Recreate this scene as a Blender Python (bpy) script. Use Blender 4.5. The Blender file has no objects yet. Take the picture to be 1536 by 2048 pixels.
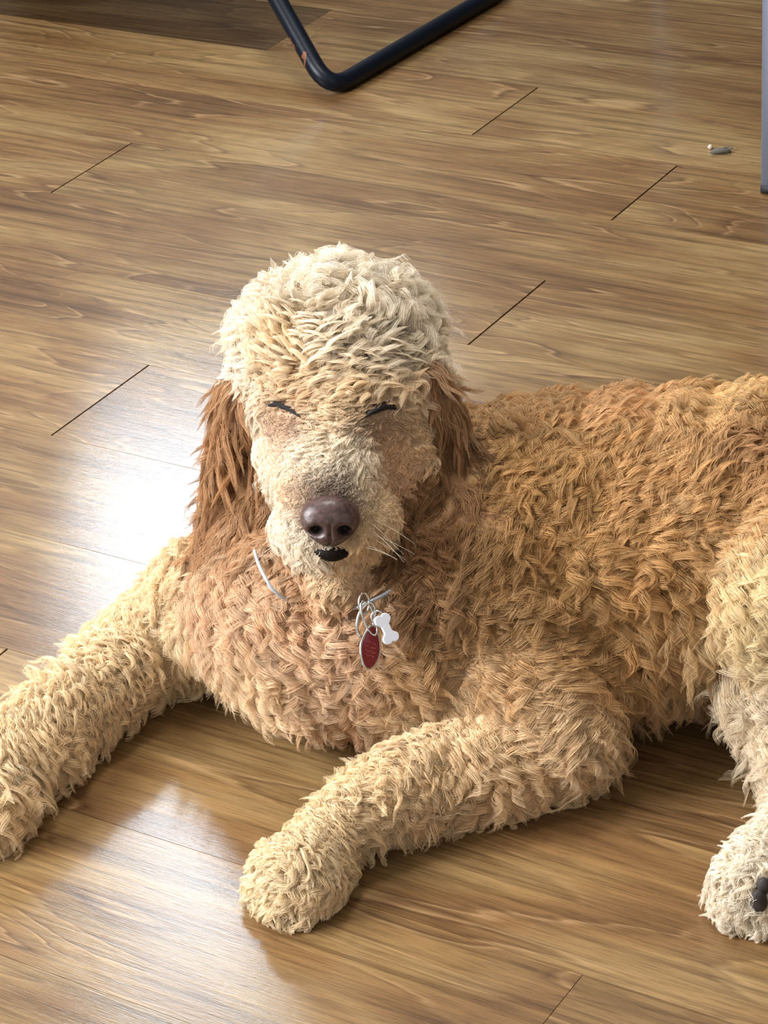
import bpy, bmesh, math, random
import numpy as np
from mathutils import Vector, Matrix, Euler
from mathutils.bvhtree import BVHTree

SC = bpy.context.scene
COL = SC.collection
rng = np.random.default_rng(7)

# ------------------------------------------------------------------ camera
F, PIT, ROLL, YAW = 5323.155, 0.51960867, 0.10190211, -0.60678689
H = 1.3
cp, sp = math.cos(PIT), math.sin(PIT)
cr, sr = math.cos(ROLL), math.sin(ROLL)
RM = np.array([[cr, sr, 0], [-sr, cr, 0], [0, 0, 1.]]) @ np.array([[1, 0, 0], [0, -sp, -cp], [0, cp, -sp]])
EYE = np.array([0, 0, H])
cam_d = bpy.data.cameras.new('camera')
cam_d.sensor_fit = 'HORIZONTAL'
cam_d.sensor_width = 36
cam_d.lens = F / 1536 * 36
cam = bpy.data.objects.new('camera', cam_d)
COL.objects.link(cam)
m = Matrix.Identity(4)
for i in range(3):
    m[i][0], m[i][1], m[i][2], m[i][3] = RM[0][i], -RM[1][i], -RM[2][i], EYE[i]
cam.matrix_world = m
SC.camera = cam
SC.cycles.max_bounces = 7
SC.cycles.adaptive_threshold = .02
SC.cycles.diffuse_bounces = 3
SC.cycles.glossy_bounces = 3
SC.cycles.transmission_bounces = 4
SC.cycles.caustics_reflective = False

SC.view_settings.view_transform = 'Standard'
SC.view_settings.look = 'None'
SC.view_settings.gamma = 1
SC.view_settings.use_curve_mapping = False
SC.view_settings.exposure = 0.55

# ------------------------------------------------------------------ light
WORLD_STRENGTH = 0.50
FAR_WINDOW_POWER = 92
SIDE_WINDOW_POWER = 155
TOP_FILL_POWER = 24
wd = bpy.data.worlds.new('room_daylight')
SC.world = wd
wd.use_nodes = True
bg = wd.node_tree.nodes['Background']
bg.inputs[0].default_value = (1.0, 0.975, 0.94, 1)
bg.inputs[1].default_value = WORLD_STRENGTH


def area(name, loc, target, sx, sy, power, color):
    l = bpy.data.lights.new(name, 'AREA')
    l.shape = 'RECTANGLE'
    l.size, l.size_y, l.energy, l.color = sx, sy, power, color
    o = bpy.data.objects.new(name, l)
    o.location = loc
    o.rotation_euler = (Vector(target) - Vector(loc)).to_track_quat('-Z', 'Y').to_euler()
    COL.objects.link(o)
    return o


WALL_Y = 4.5
area('daylight_far_window', (-0.72, WALL_Y + 0.12, 1.75), (-0.72, 0, 1.75), 1.66, 1.45, FAR_WINDOW_POWER, (0.76, 0.89, 1.0))
area('daylight_side_window', (-2.45, 1.7, 1.65), (0.0, 2.1, 0.2), 2.0, 1.5, SIDE_WINDOW_POWER, (0.96, 0.97, 1.0))


area('added_top_fill', (0.05, 2.55, 2.66), (0.05, 2.5, 0), 0.56, 0.56, TOP_FILL_POWER, (1.0, 0.97, 0.93))  # added top fill, brightens head, back and legs from above


def P(x, y, Z=0.0):
    d = RM.T @ np.array([(x - 768) / F, (y - 1024) / F, 1.0])
    return EYE + d * ((Z - H) / d[2])


def ray(x, y):
    d = RM.T @ np.array([(x - 768) / F, (y - 1024) / F, 1.0])
    return EYE, d / np.linalg.norm(d)


IMR, IMD, IMF = RM[0], RM[1], RM[2]     # image right, image down, view direction in the world


def srgb(r, g, b):
    return tuple(((c / 255) / 12.92 if c <= 10.3 else ((c / 255 + 0.055) / 1.055) ** 2.4) for c in (r, g, b))


# ------------------------------------------------------------------ helpers
def mat(name, color=(.5, .5, .5), rough=.5, metal=0., **kw):
    mt = bpy.data.materials.new(name)
    mt.use_nodes = True
    b = mt.node_tree.nodes['Principled BSDF']
    b.inputs['Base Color'].default_value = (*color, 1)
    b.inputs['Roughness'].default_value = rough
    b.inputs['Metallic'].default_value = metal
    for k, v in kw.items():
        b.inputs[k].default_value = v
    return mt


def noise_tint(mt, scale, c1, c2, bump=0.0, lo=.35, hi=.65):
    nt = mt.node_tree
    b = nt.nodes['Principled BSDF']
    tc = nt.nodes.new('ShaderNodeTexCoord')
    n = nt.nodes.new('ShaderNodeTexNoise')
    n.inputs['Scale'].default_value = scale
    n.inputs['Detail'].default_value = 5
    r = nt.nodes.new('ShaderNodeValToRGB')
    r.color_ramp.elements[0].position, r.color_ramp.elements[1].position = lo, hi
    r.color_ramp.elements[0].color = (*c1, 1)
    r.color_ramp.elements[1].color = (*c2, 1)
    nt.links.new(tc.outputs['Object'], n.inputs['Vector'])
    nt.links.new(n.outputs['Fac'], r.inputs[0])
    nt.links.new(r.outputs[0], b.inputs['Base Color'])
    if bump:
        bp = nt.nodes.new('ShaderNodeBump')
        bp.inputs['Strength'].default_value = bump
        bp.inputs['Distance'].default_value = .001
        nt.links.new(n.outputs['Fac'], bp.inputs['Height'])
        nt.links.new(bp.outputs[0], b.inputs['Normal'])
    return mt


def obj(name, bm, material=None, parent=None, smooth=True):
    me = bpy.data.meshes.new(name)
    bm.normal_update()
    bm.to_mesh(me)
    bm.free()
    if smooth:
        me.polygons.foreach_set('use_smooth', [True] * len(me.polygons))
    if material:
        for q in (material if isinstance(material, (list, tuple)) else [material]):
            me.materials.append(q)
    o = bpy.data.objects.new(name, me)
    COL.objects.link(o)
    if parent:
        o.parent = parent
        o.matrix_parent_inverse = parent.matrix_world.inverted()
    return o


def struct(o):
    o['kind'] = 'structure'
    return o


def tag(o, label, cat, group=None):
    o['label'] = label
    o['category'] = cat
    if group:
        o['group'] = group
    return o


def box(bm, c, s, rot=None, bevel=0.0):
    r = bmesh.ops.create_cube(bm, size=1)
    M = Matrix.Translation(Vector(c)) @ (rot.to_matrix().to_4x4() if rot else Matrix.Identity(4)) @ Matrix.Diagonal((*s, 1))
    bmesh.ops.transform(bm, matrix=M, verts=r['verts'])
    if bevel:
        es = list({e for v in r['verts'] for e in v.link_edges})
        bmesh.ops.bevel(bm, geom=es, offset=bevel, segments=2, affect='EDGES', profile=.5)
    return r['verts']


def spline(pts, n):
    pts = [np.array(p, float) for p in pts]
    P_ = [pts[0] * 2 - pts[1]] + pts + [pts[-1] * 2 - pts[-2]]
    out = []
    for i in range(1, len(P_) - 2):
        for k in range(n):
            t = k / n
            a, b, c, d = P_[i - 1:i + 3]
            out.append(.5 * ((2 * b) + (c - a) * t + (2 * a - 5 * b + 4 * c - d) * t * t + (3 * b - a - 3 * c + d) * t ** 3))
    out.append(pts[-1])
    return out


def tube(bm, pts, r, seg=20, closed=False, flat=None):
    """sweep a round (or flattened) section along pts; r a number or list"""
    n = len(pts)
    pts = [Vector(p) for p in pts]
    rr = r if isinstance(r, (list, tuple, np.ndarray)) else [r] * n
    rings = []
    up = None
    for i, p in enumerate(pts):
        if closed:
            t = (pts[(i + 1) % n] - pts[i - 1]).normalized()
        else:
            t = (pts[min(i + 1, n - 1)] - pts[max(i - 1, 0)]).normalized()
        if up is None:
            up = Vector((0, 0, 1)) if abs(t.z) < .9 else Vector((1, 0, 0))
        up = (up - t * up.dot(t)).normalized()
        sd = t.cross(up)
        ring = []
        for k in range(seg):
            a = 2 * math.pi * k / seg
            kx, kz = (1, 1) if flat is None else flat
            ring.append(bm.verts.new(p + (sd * math.cos(a) * kx + up * math.sin(a) * kz) * rr[i]))
        rings.append(ring)
    for i in range(n if closed else n - 1):
        A, B = rings[i], rings[(i + 1) % n]
        for k in range(seg):
            bm.faces.new((A[k], A[(k + 1) % seg], B[(k + 1) % seg], B[k]))
    if not closed:
        bm.faces.new(rings[0][::-1])
        bm.faces.new(rings[-1])
    bmesh.ops.recalc_face_normals(bm, faces=bm.faces)


# ------------------------------------------------------------------ floor
W = 0.1759648
V0 = 2.92022
cy_, sy_ = math.cos(YAW), math.sin(YAW)
UDIR = Vector((cy_, sy_, 0))
VDIR = Vector((-sy_, cy_, 0))


def wood_material():
    mt = bpy.data.materials.new('plank_wood')
    mt.use_nodes = True
    nt = mt.node_tree
    L = nt.links.new
    N = nt.nodes.new
    b = nt.nodes['Principled BSDF']
    tc = N('ShaderNodeTexCoord')
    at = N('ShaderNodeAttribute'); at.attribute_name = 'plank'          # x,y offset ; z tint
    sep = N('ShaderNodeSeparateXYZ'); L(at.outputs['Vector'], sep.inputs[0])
    off = N('ShaderNodeCombineXYZ'); L(sep.outputs[0], off.inputs[0]); L(sep.outputs[1], off.inputs[1])
    add = N('ShaderNodeVectorMath'); L(tc.outputs['Object'], add.inputs[0]); L(off.outputs[0], add.inputs[1])

    def noise(sx, sy, scale=1, detail=3, rough=.5, dist=0., src=add, w=0.):
        mp = N('ShaderNodeMapping'); mp.inputs['Scale'].default_value = (sx, sy, 1)
        mp.inputs['Location'].default_value = (w, w * 1.7, 0)
        L(src.outputs[0], mp.inputs[0])
        n = N('ShaderNodeTexNoise'); n.inputs['Scale'].default_value = scale
        n.inputs['Detail'].default_value = detail; n.inputs['Roughness'].default_value = rough
        n.inputs['Distortion'].default_value = dist
        L(mp.outputs[0], n.inputs['Vector'])
        return n

    def math_(op, a, bb=None, c=None, clamp=False):
        q = N('ShaderNodeMath'); q.operation = op; q.use_clamp = clamp
        for i, v in enumerate((a, bb, c)):
            if v is None: continue
            if isinstance(v, (int, float)): q.inputs[i].default_value = v
            else: L(v, q.inputs[i])
        return q.outputs[0]

    def ramp(src, stops):
        r = N('ShaderNodeValToRGB')
        els = r.color_ramp.elements
        while len(els) < len(stops): els.new(.5)
        for e, (p, c) in zip(els, stops):
            e.position = p; e.color = (*c, 1)
        L(src, r.inputs[0]); return r.outputs[0]

    def mix(f, a, bb, mode='MIX'):
        q = N('ShaderNodeMix'); q.data_type = 'RGBA'; q.blend_type = mode; q.clamp_result = False
        if isinstance(f, (int, float)): q.inputs[0].default_value = f
        else: L(f, q.inputs[0])
        for i, v in ((6, a), (7, bb)):
            if isinstance(v, tuple): q.inputs[i].default_value = (*v, 1)
            else: L(v, q.inputs[i])
        return q.outputs[2]

    # a slow flow field bends the grain into cathedrals
    flow = noise(1.3, 9, 1, 2.0, .45, .5)
    fold = noise(2.6, 34, 1, 3, .5, .3, w=3.1)
    h = math_('ADD', math_('MULTIPLY', flow.outputs[0], 1.0), math_('MULTIPLY', fold.outputs[0], .12))
    ring = math_('FRACT', math_('MULTIPLY', h, 13.0))
    # dark early-wood line with a light edge next to it
    dark = ramp(ring, [(0.0, (0, 0, 0)), (.06, (1, 1, 1)), (.14, (.35, .35, .35)), (.5, (0, 0, 0))])
    light = ramp(ring, [(.84, (0, 0, 0)), (.96, (1, 1, 1)), (1.0, (0, 0, 0))])
    mask = ramp(noise(3, 16, 1, 2, .5, .2, w=9.3).outputs[0], [(.40, (0, 0, 0)), (.62, (1, 1, 1))])
    fine = noise(2.6, 120, 1, 5, .6, .15, w=5.0)
    finer = noise(25, 620, 1, 3, .6, 0, w=7.0)
    broad = noise(2.6, 10, 1, 3, .55, .8, w=12.)
    c = ramp(broad.outputs[0], [(.30, (.110, .057, .022)), (.44, (.165, .090, .035)), (.55, (.198, .120, .048)), (.70, (.265, .174, .076))])
    c = mix(math_('MULTIPLY', dark, math_('MULTIPLY_ADD', mask, .55, .2)), c, (.075, .036, .016))
    c = mix(math_('MULTIPLY', light, math_('MULTIPLY_ADD', mask, .36, .06)), c, (.42, .27, .14))
    fr = ramp(fine.outputs[0], [(.33, (.46, .42, .38)), (.5, (1, 1, 1)), (.68, (1.3, 1.27, 1.22))])
    c = mix(.75, c, fr, 'MULTIPLY')
    fr2 = ramp(finer.outputs[0], [(.38, (.62, .59, .56)), (.52, (1.06, 1.06, 1.05))])
    c = mix(.7, c, fr2, 'MULTIPLY')
    # knots
    kn = noise(14, 30, 1, 2, .5, .2, w=21.)
    c = mix(math_('MULTIPLY', ramp(kn.outputs[0], [(.74, (0, 0, 0)), (.80, (1, 1, 1))]), .6), c, (.09, .045, .025))
    # tint of the single plank
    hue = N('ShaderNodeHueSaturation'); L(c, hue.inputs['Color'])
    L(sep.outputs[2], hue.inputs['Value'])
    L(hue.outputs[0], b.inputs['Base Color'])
    b.inputs['IOR'].default_value = 1.5
    b.inputs['Roughness'].default_value = .42
    b.inputs['Specular IOR Level'].default_value = .12
    b.inputs['Coat Weight'].default_value = .8
    b.inputs['Coat IOR'].default_value = 1.5
    rr = math_('MULTIPLY_ADD', fine.outputs[0], .05, .04)
    L(rr, b.inputs['Coat Roughness'])
    pore = noise(60, 900, 1, 4, .6, 0, w=2.)
    bp = N('ShaderNodeBump'); bp.inputs['Strength'].default_value = .5; bp.inputs['Distance'].default_value = .00035
    L(math_('ADD', math_('MULTIPLY', pore.outputs[0], .6), math_('MULTIPLY', fine.outputs[0], .6)), bp.inputs['Height'])
    L(bp.outputs[0], b.inputs['Normal']); L(bp.outputs[0], b.inputs['Coat Normal'])
    return mt


def make_floor():
    bm = bmesh.new()
    lay = bm.verts.layers.float_vector.new('plank')
    R = random.Random(5)
    joints = {0: -1.70637 , 1: -1.41109, 2: -2.12614, 3: -1.4040, 5: -1.71125, 8: -1.487, 9: -0.7908, -1: -2.15, -2: -2.30, -3: -2.45}
    LEN = 1.215
    for r in range(-14, 26):          # row r lies between seam r and seam r+1 (seam number grows towards the camera)
        v1 = V0 - r * W
        v0_ = v1 - W
        j0 = joints.get(r, None)
        if j0 is None:
                vm = (v0_ + v1) / 2
                us = []
                for yy in range(-400, 3200, 20):
                    q = P(-50, yy)
                    if abs(-q[0] * sy_ + q[1] * cy_ - vm) < .02: us.append(q[0] * cy_ + q[1] * sy_)
                j0 = us[0] - .07 if us else R.uniform(0, LEN)
        k0 = math.floor((-5.5 - j0) / LEN)
        for k in range(k0, k0 + 9):
            u0, u1 = j0 + k * LEN, j0 + (k + 1) * LEN
            g, e = .00030, (.0003 if r in (9, -1, -2) else .0012)
            tint = R.uniform(.90, 1.10)
            ox, oy = R.uniform(0, 60), R.uniform(0, 60)
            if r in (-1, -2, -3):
                tint = .36 if (u0 + u1) / 2 < -2.2 else .82  # shade of the far floor put into plank colour, deepest at left
            a = [(u0 + e, v0_ + g), (u1 - e, v0_ + g), (u1 - e, v1 - g), (u0 + e, v1 - g)]
            top = [bm.verts.new((x, y, 0)) for x, y in a]
            low = [bm.verts.new((x + dx, y + dy, -.004)) for (x, y), (dx, dy) in zip(a, ((0, 0),) * 4)]
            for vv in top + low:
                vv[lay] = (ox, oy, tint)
            bm.faces.new(top)
            for i in range(4):
                bm.faces.new((top[i], low[i], low[(i + 1) % 4], top[(i + 1) % 4]))
    base = [bm.verts.new(q) for q in ((-7, -2.5, -.004), (5, -2.5, -.004), (5, 6.2, -.004), (-7, 6.2, -.004))]
    f = bm.faces.new(base)
    f.material_index = 1
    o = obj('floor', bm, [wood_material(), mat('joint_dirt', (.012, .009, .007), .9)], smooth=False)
    o.rotation_euler = (0, 0, YAW)
    return struct(o)


make_floor()

# ------------------------------------------------------------------ walls, windows
paint = noise_tint(mat('wall_paint', (.5, .46, .4), .8), 3, (.10, .08, .055), (.12, .095, .07), .1)
white = mat('white_trim', (.75, .75, .73), .4)


def wall_with_hole(name, axis, at, a0, a1, h0, h1, z0, z1, zt, thick=.12, sgn=1):
    """axis 'x': wall runs along x at y=at"""
    bm = bmesh.new()
    for (p0, p1, q0, q1) in ((a0, h0, 0, zt), (h1, a1, 0, zt), (h0, h1, 0, z0), (h0, h1, z1, zt)):
        c = ((p0 + p1) / 2, at + sgn * thick / 2, (q0 + q1) / 2)
        s = (p1 - p0, thick, q1 - q0)
        if axis == 'y':
            c, s = (c[1], c[0], c[2]), (s[1], s[0], s[2])
        box(bm, c, s)
    return struct(obj(name, bm, paint, smooth=False))


wall_with_hole('wall_far', 'x', WALL_Y, -2.6, 3.2, -1.55, .10, 1.02, 2.47, 2.7)
wall_with_hole('wall_left', 'y', -2.6, -.6, WALL_Y, .7, 2.7, .9, 2.4, 2.7, sgn=-1)
wall_with_hole('wall_right', 'y', 3.2, -.6, WALL_Y, 4.3, 4.3, 1, 1, 2.7)
bm = bmesh.new(); box(bm, (.3, 2.4, 2.74), (6.0, 4.4, .08))
struct(obj('ceiling', bm, mat('ceiling_paint', (.7, .68, .64), .9), smooth=False))
bm = bmesh.new(); box(bm, (.3, WALL_Y - .008, .05), (5.8, .016, .1), bevel=.004)
struct(obj('baseboard_far', bm, white, smooth=False))
bm = bmesh.new(); box(bm, (-2.592, 1.95, .05), (.016, 5.1, .1), bevel=.004)
struct(obj('baseboard_left', bm, white, smooth=False))


def window(name, x0, x1, z0, z1, at, axis, mull):
    bm = bmesh.new()
    def bar(a, b_, c, d):
        ctr = ((a + b_) / 2, at, (c + d) / 2); s = (b_ - a, .05, d - c)
        if axis == 'y': ctr, s = (ctr[1], ctr[0], ctr[2]), (s[1], s[0], s[2])
        box(bm, ctr, s)
    t = .045
    bar(x0, x1, z0, z0 + t); bar(x0, x1, z1 - t, z1); bar(x0, x0 + t, z0 + t, z1 - t); bar(x1 - t, x1, z0 + t, z1 - t)
    for mx in mull: bar(mx - t / 2, mx + t / 2, z0 + t, z1 - t)
    o = struct(obj(name, bm, white, smooth=False))
    return o


window('window_1', -1.55, .10, 1.02, 2.47, WALL_Y + .04, 'x', (-.62,))
window('window_2', .7, 2.7, .9, 2.4, -2.65, 'y', (1.7,))

cl_ = bpy.data.objects.new('added_top_light', None); COL.objects.link(cl_); cl_.location = (.05, 2.55, 2.70)  # made-up fixture, frame and panel around the added top fill
bpy.context.view_layer.update()
bm = bmesh.new()
for c_, s_ in (((.05, 2.24, 2.685), (.66, .04, .03)), ((.05, 2.86, 2.685), (.66, .04, .03)), ((-.26, 2.55, 2.685), (.04, .58, .03)), ((.36, 2.55, 2.685), (.04, .58, .03))):
    box(bm, c_, s_)
obj('frame', bm, white, cl_, smooth=False)
bm = bmesh.new(); box(bm, (.05, 2.55, 2.692), (.58, .58, .012))
obj('fill_diffuser', bm, mat('milky_panel', (.85, .85, .84), .5), cl_, smooth=False)
tag(cl_, 'added square white panel for a made-up fill light above the dog', 'ceiling light')

# ------------------------------------------------------------------ sheer curtain over the left pane of the far window
sheer = bpy.data.materials.new('sheer_cloth'); sheer.use_nodes = True
nt = sheer.node_tree
for n_ in list(nt.nodes):
    if n_.type != 'OUTPUT_MATERIAL': nt.nodes.remove(n_)
tr = nt.nodes.new('ShaderNodeBsdfTranslucent'); tr.inputs[0].default_value = (.40, .37, .36, 1)
df = nt.nodes.new('ShaderNodeBsdfDiffuse'); df.inputs[0].default_value = (.45, .42, .4, 1)
mx_ = nt.nodes.new('ShaderNodeMixShader'); mx_.inputs[0].default_value = .35
nt.links.new(tr.outputs[0], mx_.inputs[1]); nt.links.new(df.outputs[0], mx_.inputs[2])
nt.links.new(mx_.outputs[0], nt.nodes['Material Output'].inputs[0])
bm = bmesh.new()
rows_ = []
for i in range(81):
    x = -1.66 + i * (1.04) / 80
    y = WALL_Y - .03 - .018 * math.sin(i * .75) - .006 * math.sin(i * 1.9)
    rows_.append([bm.verts.new((x, y - .004 * math.sin(i * .75) * k, z)) for k, z in enumerate((2.55, 1.8, .95))])
for a_, b_ in zip(rows_, rows_[1:]):
    for k in range(2): bm.faces.new((a_[k], b_[k], b_[k + 1], a_[k + 1]))
cur = obj('curtain', bm, sheer)
sm = cur.modifiers.new('s', 'SOLIDIFY'); sm.thickness = .0008
tag(cur, 'pale sheer curtain hanging over the left pane of the far window', 'curtain')

# ------------------------------------------------------------------ black tubular leg frame
black = mat('black_enamel', (.004, .006, .010), .35)
noise_tint(black, 45, (.003, .005, .010), (.15, .055, .03), .3, .46, .50)
_nt = black.node_tree
_tc = _nt.nodes.new('ShaderNodeTexCoord'); _vd = _nt.nodes.new('ShaderNodeVectorMath'); _vd.operation = 'DISTANCE'
_vd.inputs[1].default_value = tuple(P(578, 118, .045))
_lt = _nt.nodes.new('ShaderNodeMath'); _lt.operation = 'LESS_THAN'; _lt.inputs[1].default_value = .030
_mx = _nt.nodes.new('ShaderNodeMix'); _mx.data_type = 'RGBA'; _mx.inputs[6].default_value = (.003, .005, .010, 1)
_nt.links.new(_tc.outputs['Object'], _vd.inputs[0]); _nt.links.new(_vd.outputs['Value'], _lt.inputs[0]); _nt.links.new(_lt.outputs[0], _mx.inputs[0])
_rp = [q for q in _nt.nodes if q.type == 'VALTORGB'][0]
_nt.links.new(_rp.outputs[0], _mx.inputs[7]); _nt.links.new(_mx.outputs[2], _nt.nodes['Principled BSDF'].inputs['Base Color'])
black.node_tree.nodes['Principled BSDF'].inputs['Specular IOR Level'].default_value = .22
TR = .0128
b0 = P(640, 190, TR); b0 = b0 + np.array([.012, .012, 0])
rdir = P(975, -4, TR) - b0; rdir /= np.linalg.norm(rdir)
# runner on the floor, bend, upright leaning out of the frame
upt = P(556, 0, .105)
udir = upt - (b0 + np.array([0, 0, 0])); udir /= np.linalg.norm(udir)
back = b0 + rdir * .46
top1 = b0 + udir * .46
top2 = back + udir * .46


def corner(p, din, dout, rad, n=9):
    a, c = p + din * rad, p + dout * rad
    return [a * (1 - t) ** 2 + p * 2 * t * (1 - t) + c * t * t for t in np.linspace(0, 1, n)]


path = [top1 - udir * .05, top1 - udir * .2] + corner(b0, udir, rdir, .048) + [b0 + rdir * .2] + corner(back, -rdir, udir, .055) + [top2 - udir * .2, top2 - udir * .05]
chair = bpy.data.objects.new('metal_chair', None); COL.objects.link(chair); chair.location = tuple(b0)
bpy.context.view_layer.update()
SIDE = np.array(UDIR) * -.82
for sd_ in (0, 1):
    bm = bmesh.new(); tube(bm, [q + SIDE * sd_ for q in path], TR, 24)
    obj('tube_frame', bm, black, chair)
bm = bmesh.new()
for q in (top1 - udir * .06, top2 - udir * .06):
    tube(bm, [q, q + SIDE * .5, q + SIDE], .0095, 16)
obj('cross_bar', bm, black, chair)
sling = noise_tint(mat('dark_sling_cloth', (.03, .028, .03), .9), 200, (.025, .024, .026), (.04, .036, .036), .3)
bm = bmesh.new()
A0, A1 = top1 - udir * .055, top2 - udir * .055
grid = [[bm.verts.new(A0 * (1 - v) + A1 * v + SIDE * (.03 + .94 * u) + np.array([0, 0, .006 - .03 * math.sin(math.pi * v)])) for v in np.linspace(0, 1, 9)] for u in np.linspace(0, 1, 5)]
for a_, b_ in zip(grid, grid[1:]):
    for k in range(8): bm.faces.new((a_[k], b_[k], b_[k + 1], a_[k + 1]))
seat_o = obj('added_seat', bm, sling, chair)  # unseen seat added to shade the floor below it
sm = seat_o.modifiers.new('s', 'SOLIDIFY'); sm.thickness = .008; sm.offset = 0
tag(chair, 'black bent metal tube chair with worn rusty patches, standing behind the dog', 'chair')

# ------------------------------------------------------------------ grey leg at the right edge
g0 = P(1546, 385, .0); gt = P(1549, 0, .21)
gd = (gt - g0) / np.linalg.norm(gt - g0)
grey = mat('grey_paint', (.13, .145, .19), .4)
rubber = mat('black_rubber', (.01, .01, .012), .7)
TT = .72
tab = bpy.data.objects.new('table', None); COL.objects.link(tab); tab.location = tuple(g0)
bpy.context.view_layer.update()
LL = TT / gd[2]
for ox, oy in ((0, 0), (.78, 0), (0, 1.02), (.78, 1.02)):
    q0 = g0 + np.array([ox, oy, 0])
    bm = bmesh.new()
    tube(bm, [q0 + gd * .006, q0 + gd * .3, q0 + gd * (LL - .012)], .0145, 24)
    lg = obj('leg', bm, grey, tab)
    bm = bmesh.new(); tube(bm, [q0, q0 + gd * .009], .0152, 24)
    obj('foot_cap', bm, rubber, lg)
bm = bmesh.new()
tc_ = g0 + gd * LL + np.array([.39, .51, 0])
box(bm, (tc_[0], tc_[1], TT + .006), (.86, 1.10, .026), bevel=.006)
obj('added_tabletop', bm, noise_tint(mat('dark_tabletop', (.05, .035, .025), .5), 8, (.04, .028, .02), (.07, .048, .032)), tab, smooth=False)  # unseen top added to darken the floor at far right
tag(tab, 'table with grey round metal legs, one leg standing at the right edge of the photo', 'table')

# ------------------------------------------------------------------ little bits lying on the floor
bm = bmesh.new()
c0 = P(1440, 303, .004)
tube(bm, [c0 + IMR * a + np.array([0, 0, b]) for a, b in ((-.013, -.0015), (-.006, 0), (.002, .0012), (.009, .001), (.014, -.001))],
     [.0012, .0034, .0038, .0030, .0010], 10)
tube(bm, [c0 + IMR * .008 + np.array([.002, .006, 0]) + np.array([math.cos(t) * .006, math.sin(t) * .005, 0.001]) for t in np.linspace(0, 5.2, 14)], .0011, 8)
tag(obj('fluff_scrap', bm, mat('grey_fluff', (.09, .085, .07), .9)), 'small dark grey scrap of fluff on the floor near the grey leg', 'debris')
bm = bmesh.new()
r_ = bmesh.ops.create_icosphere(bm, subdivisions=2, radius=.0035, matrix=Matrix.Translation(P(1421, 294, .003)))
for v in r_['verts']:
    v.co += Vector(rng.normal(0, .0004, 3))
tag(obj('crumb', bm, mat('crumb', (.5, .4, .32), .8)), 'tiny pale crumb beside the grey scrap of fluff', 'debris')

# =================================================================== THE DOG
def blob(bm, c, r, sub=3):
    q = bmesh.ops.create_icosphere(bm, subdivisions=sub, radius=1)
    r = (r, r, r) if isinstance(r, (int, float)) else r
    bmesh.ops.transform(bm, matrix=Matrix.Translation(Vector(c)) @ Matrix.Diagonal((*r, 1)), verts=q['verts'])


def chain(bm, nodes, step=.25):
    """nodes: (px, py, Z, r or (rx, ry, rz)); spheres blended between them"""
    for a, b_ in zip(nodes, nodes[1:]):
        pa, pb = P(*a[:3]), P(*b_[:3])
        ra = np.array(a[3] if isinstance(a[3], tuple) else (a[3],) * 3, float)
        rb = np.array(b_[3] if isinstance(b_[3], tuple) else (b_[3],) * 3, float)
        n = max(2, int(np.linalg.norm(pb - pa) / (step * min(ra.min(), rb.min()))) + 1)
        for t in np.linspace(0, 1, n):
            blob(bm, pa * (1 - t) + pb * t, tuple(ra * (1 - t) + rb * t), 2)


bm = bmesh.new()
# trunk
chain(bm, [(900, 1110, .132, (.10, .13, .120)), (1100, 1082, .130, (.12, .145, .124)), (1350, 1075, .130, (.12, .150, .124)), (1620, 1062, .132, (.12, .15, .124)), (1760, 1060, .12, (.10, .13, .11))], .35)
# chest
chain(bm, [(545, 1190, .098, .080), (660, 1215, .115, .095), (830, 1205, .122, .102), (960, 1180, .125, .105)], .3)
chain(bm, [(760, 1340, .065, .055), (900, 1330, .080, .070)], .3)
# neck
chain(bm, [(705, 840, .280, .062), (755, 960, .225, .068), (790, 1080, .165, .080), (835, 1170, .138, .092)], .25)
chain(bm, [(640, 880, .255, .045), (565, 930, .205, .042), (548, 1010, .165, .047)], .3)
chain(bm, [(640, 900, .245, .045), (585, 1000, .19, .050), (540, 1110, .134, .064)], .3)
# image-left foreleg
chain(bm, [(455, 1200, .084, .060), (375, 1235, .060, .048), (300, 1285, .048, .038), (180, 1385, .045, .034), (60, 1485, .042, .033), (10, 1535, .038, .034), (-40, 1595, .032, .038)])
for q in ((-95, 1620), (-60, 1645), (-20, 1643), (15, 1615)):
    chain(bm, [(q[0], q[1] - 35, .022, .018), (q[0] - 8, q[1], .018, .016)], .5)
# image-right foreleg
chain(bm, [(960, 1210, .120, .085), (1060, 1340, .085, .068), (1100, 1440, .058, .052), (1060, 1475, .048, .045), (900, 1540, .044, .036), (770, 1588, .042, .030), (680, 1640, .040, .0225), (638, 1692, .036, .026), (606, 1740, .032, .032)])
for q in ((538, 1774), (566, 1797), (605, 1799), (644, 1774)):
    chain(bm, [(q[0] + 20, q[1] - 55, .026, .018), (q[0], q[1], .017, .0155)], .5)
# thigh, shin and hind paw at the right edge
chain(bm, [(1700, 1120, .17, .085), (1600, 1180, .15, .070), (1490, 1210, .115, .044), (1525, 1330, .08, .038), (1570, 1440, .055, .034), (1640, 1540, .045, .028), (1610, 1640, .04, .025), (1530, 1730, .034, .029), (1505, 1765, .032, .030)])
for q in ((1452, 1790), (1480, 1818), (1530, 1825), (1570, 1815)):
    chain(bm, [(q[0] + 25, q[1] - 45, .026, .016), (q[0], q[1], .017, .0145)], .5)
# rump
chain(bm, [(1620, 1000, .16, .09), (1720, 1050, .15, .10)], .3)
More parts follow.
